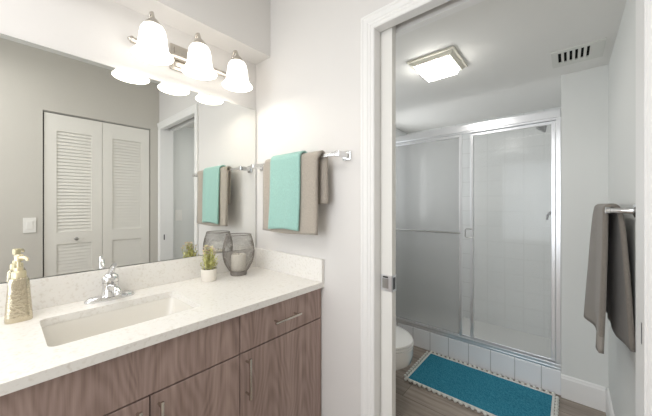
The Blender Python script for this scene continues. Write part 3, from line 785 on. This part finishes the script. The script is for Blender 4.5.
shd = thing('overhead_shower', 'dark chrome shower head on a bent arm inside the shower', 'shower head', (1.5, 1.66, 1.97))
b = nb(); lathe(b, [(0, -0.001), (0.026, -0.001), (0.024, -0.008), (0.012, -0.012), (0, -0.012)], 24, (1.5, 1.66, 1.950), axis='X'); obj('wall_flange', b, M['steel'], shd, smooth=True)
b = nb(); tube(b, [(1.495, 1.66, 1.950), (1.46, 1.66, 1.948), (1.43, 1.66, 1.930), (1.412, 1.66, 1.905)], 0.0085, 12); obj('arm', b, M['steel'], shd, smooth=True)
b = nb(); lathe(b, [(0, 0.012), (0.012, 0.012), (0.013, 0.0), (0.016, -0.012), (0.034, -0.040), (0.037, -0.052), (0.034, -0.056), (0, -0.055)], 28, (0, 0, 0))
for vv in b.verts: pass
bmesh.ops.transform(b, matrix=Matrix.Translation((1.405, 1.66, 1.905)) @ Matrix.Rotation(math.radians(38), 4, 'Y'), verts=b.verts)
obj('spray_head', b, M['gunmetal'], shd, smooth=True)
sv = thing('shower_valve', 'dark lever shower valve on the tiled side wall behind the right glass door', 'shower valve', (1.5, 1.66, 1.22))
b = nb(); lathe(b, [(0, -0.001), (0.075, -0.001), (0.073, -0.006), (0.03, -0.014), (0.022, -0.045), (0, -0.047)], 32, (1.5, 1.66, 1.22), axis='X'); obj('escutcheon', b, M['steel'], sv, smooth=True)
b = nb(); tube(b, [(1.46, 1.66, 1.22), (1.437, 1.655, 1.222), (1.418, 1.65, 1.205), (1.410, 1.645, 1.165)], [0.014, 0.012, 0.009, 0.007], 12); obj('lever', b, M['gunmetal'], sv, smooth=True)

# ---------------------------------------------------------------- toilet
TX, TY = 0.055, 0.585
to = thing('toilet', 'white toilet bowl with closed lid just past the sliding door', 'toilet', (0.40, TY, 0))
def ell_ring(bm, cx, z, a_f, a_b, hw, n=40):
    ring = []
    for k in range(n):
        an = 2 * PI * k / n; c, s = math.cos(an), math.sin(an)
        ring.append(bm.verts.new((cx + (a_f if c > 0 else a_b) * c, TY + hw * s * (1 if c > 0 else (1.0)), z)))
    return ring
def loft(bm, rings, cap0=True, cap1=True):
    for A, B_ in zip(rings[:-1], rings[1:]):
        n = len(A)
        for k in range(n): bm.faces.new((A[k], A[(k + 1) % n], B_[(k + 1) % n], B_[k]))
    if cap0: bm.faces.new(rings[0][::-1])
    if cap1: bm.faces.new(rings[-1])
cx = 0.555
b = nb()
loft(b, [ell_ring(b, 0.40, 0.0, 0.20, 0.25, 0.115), ell_ring(b, 0.40, 0.06, 0.185, 0.24, 0.105), ell_ring(b, 0.43, 0.16, 0.185, 0.24, 0.105), ell_ring(b, 0.48, 0.225, 0.235, 0.27, 0.135), ell_ring(b, 0.535, 0.28, 0.250, 0.28, 0.172), ell_ring(b, cx, 0.33, 0.243, 0.29, 0.183), ell_ring(b, cx, 0.375, 0.243, 0.29, 0.185), ell_ring(b, cx, 0.382, 0.236, 0.285, 0.178)])
obj('bowl', b, M['porcelain'], to, smooth=True)
b = nb(); loft(b, [ell_ring(b, cx, 0.383, 0.240, 0.24, 0.183), ell_ring(b, cx, 0.388, 0.246, 0.245, 0.188), ell_ring(b, cx, 0.398, 0.246, 0.245, 0.188), ell_ring(b, cx, 0.403, 0.240, 0.24, 0.183)]); obj('seat', b, M['porcelain'], to, smooth=True)
b = nb(); loft(b, [ell_ring(b, cx, 0.4045, 0.238, 0.24, 0.182), ell_ring(b, cx, 0.409, 0.245, 0.245, 0.187), ell_ring(b, cx, 0.418, 0.240, 0.24, 0.183), ell_ring(b, cx, 0.426, 0.205, 0.21, 0.155), ell_ring(b, cx, 0.430, 0.10, 0.11, 0.08)]); obj('lid', b, M['porcelain'], to, smooth=True)
b = bx(TX + 0.005, 0.245, TY - 0.215, TY + 0.215, 0.385, 0.735, bev=0.02, seg=3); obj('tank', b, M['porcelain'], to, smooth=True)
b = bx(TX + 0.001, 0.253, TY - 0.223, TY + 0.223, 0.7355, 0.770, bev=0.010, seg=3); obj('tank_lid', b, M['porcelain'], to, smooth=True)
b = nb(); tube(b, [(0.245, TY - 0.15, 0.68), (0.262, TY - 0.15, 0.68), (0.264, TY - 0.10, 0.676)], 0.006, 10); obj('flush_lever', b, M['chrome'], to, smooth=True)

# ---------------------------------------------------------------- bath rug
RX0, RX1, RY0, RY1 = 0.640, 1.462, 0.862, 1.325
rg = thing('bath_rug', 'teal woven bath rug with white pompom trim on the plank floor', 'rug', ((RX0 + RX1) / 2, (RY0 + RY1) / 2, 0))
bm = nb(); nx, ny = 40, 22; gv = []
for i in range(nx + 1):
    gv.append([bm.verts.new((RX0 + (RX1 - RX0) * i / nx, RY0 + (RY1 - RY0) * j / ny, 0.009 + 0.0015 * math.sin(i * 0.7) * math.sin(j * 0.9))) for j in range(ny + 1)])
for i in range(nx):
    for j in range(ny): bm.faces.new((gv[i][j], gv[i + 1][j], gv[i + 1][j + 1], gv[i][j + 1]))
bmesh.ops.recalc_face_normals(bm, faces=bm.faces)
ex = bmesh.ops.extrude_face_region(bm, geom=list(bm.faces))
for e in ex['geom']:
    if isinstance(e, bmesh.types.BMVert): e.co.z = 0.001
obj('mat', bm, M['rug'], rg)
b = nb()
for (a, c, d, e) in ((RX0 - 0.008, RX0 + 0.006, RY0 - 0.008, RY1 + 0.008), (RX1 - 0.006, RX1 + 0.008, RY0 - 0.008, RY1 + 0.008), (RX0 + 0.006, RX1 - 0.006, RY0 - 0.008, RY0 + 0.006), (RX0 + 0.006, RX1 - 0.006, RY1 - 0.006, RY1 + 0.008)):
    box(b, a, c, d, e, 0.0012, 0.0125, bev=0.002)
tag(obj('braid_trim', b, M['pompom'], rg), 'white braided edge')
b = nb(); bmesh.ops.create_icosphere(b, subdivisions=2, radius=0.0115)
for vv in b.verts: vv.co *= 1 + random.uniform(-0.1, 0.1)
pm = None
pos = []
n = 24
for k in range(n + 1): pos.append((RX0 + (RX1 - RX0) * k / n, RY0 - 0.020))
for k in range(n + 1): pos.append((RX0 + (RX1 - RX0) * k / n, RY1 + 0.018))
m_ = 13
for k in range(m_): pos.append((RX0 - 0.020, RY0 + (RY1 - RY0) * (k + 0.5) / m_)); pos.append((RX1 + 0.020, RY0 + (RY1 - RY0) * (k + 0.5) / m_))
for i, (x, y) in enumerate(pos):
    if i == 0:
        bmesh.ops.translate(b, vec=(x, y, 0.0118), verts=b.verts)
        pm = obj('pompom', b, M['pompom'], rg, smooth=True); p0 = Vector((x, y, 0))
    else:
        c = pm.copy(); COL.objects.link(c); c.parent = rg
        c.location = pm.location + Vector((x, y, 0)) - p0

# ---------------------------------------------------------------- bathroom towel bar and towel
bz2, bx2 = 1.262, 1.664
tb2 = thing('towel_bar', 'chrome towel bar on the bathroom side wall past the doorway', 'towel bar', (W, 0.70, bz2))
b = nb(); tube(b, [(bx2, 0.395, bz2), (bx2, 0.995, bz2)], 0.0075, 14); obj('bar', b, M['chrome'], tb2, smooth=True)
for yy in (0.400, 0.990):
    b = nb(); lathe(b, [(0, -0.0005), (0.026, -0.0005), (0.025, -0.007), (0.013, -0.012), (0.010, -0.03), (0.010, -0.0685), (0.0125, -0.070), (0.0125, -0.082), (0, -0.083)], 24, (W, yy, bz2), axis='X'); obj('bracket', b, M['chrome'], tb2, smooth=True)
o = drape('bath_towel', M['taupe_towel'], 'y', bx2, bz2 + 0.002, 0.432, 0.960, 0.0170, 0.555, 0.520, 0.014, spread=(0.006, 0.006), wave=0.009, seed=11, hem=M['hem'], curl_f=0.034, curl_b=0.030)
tag(o, 'taupe grey towel hanging on the bathroom towel bar at the right', 'towel')
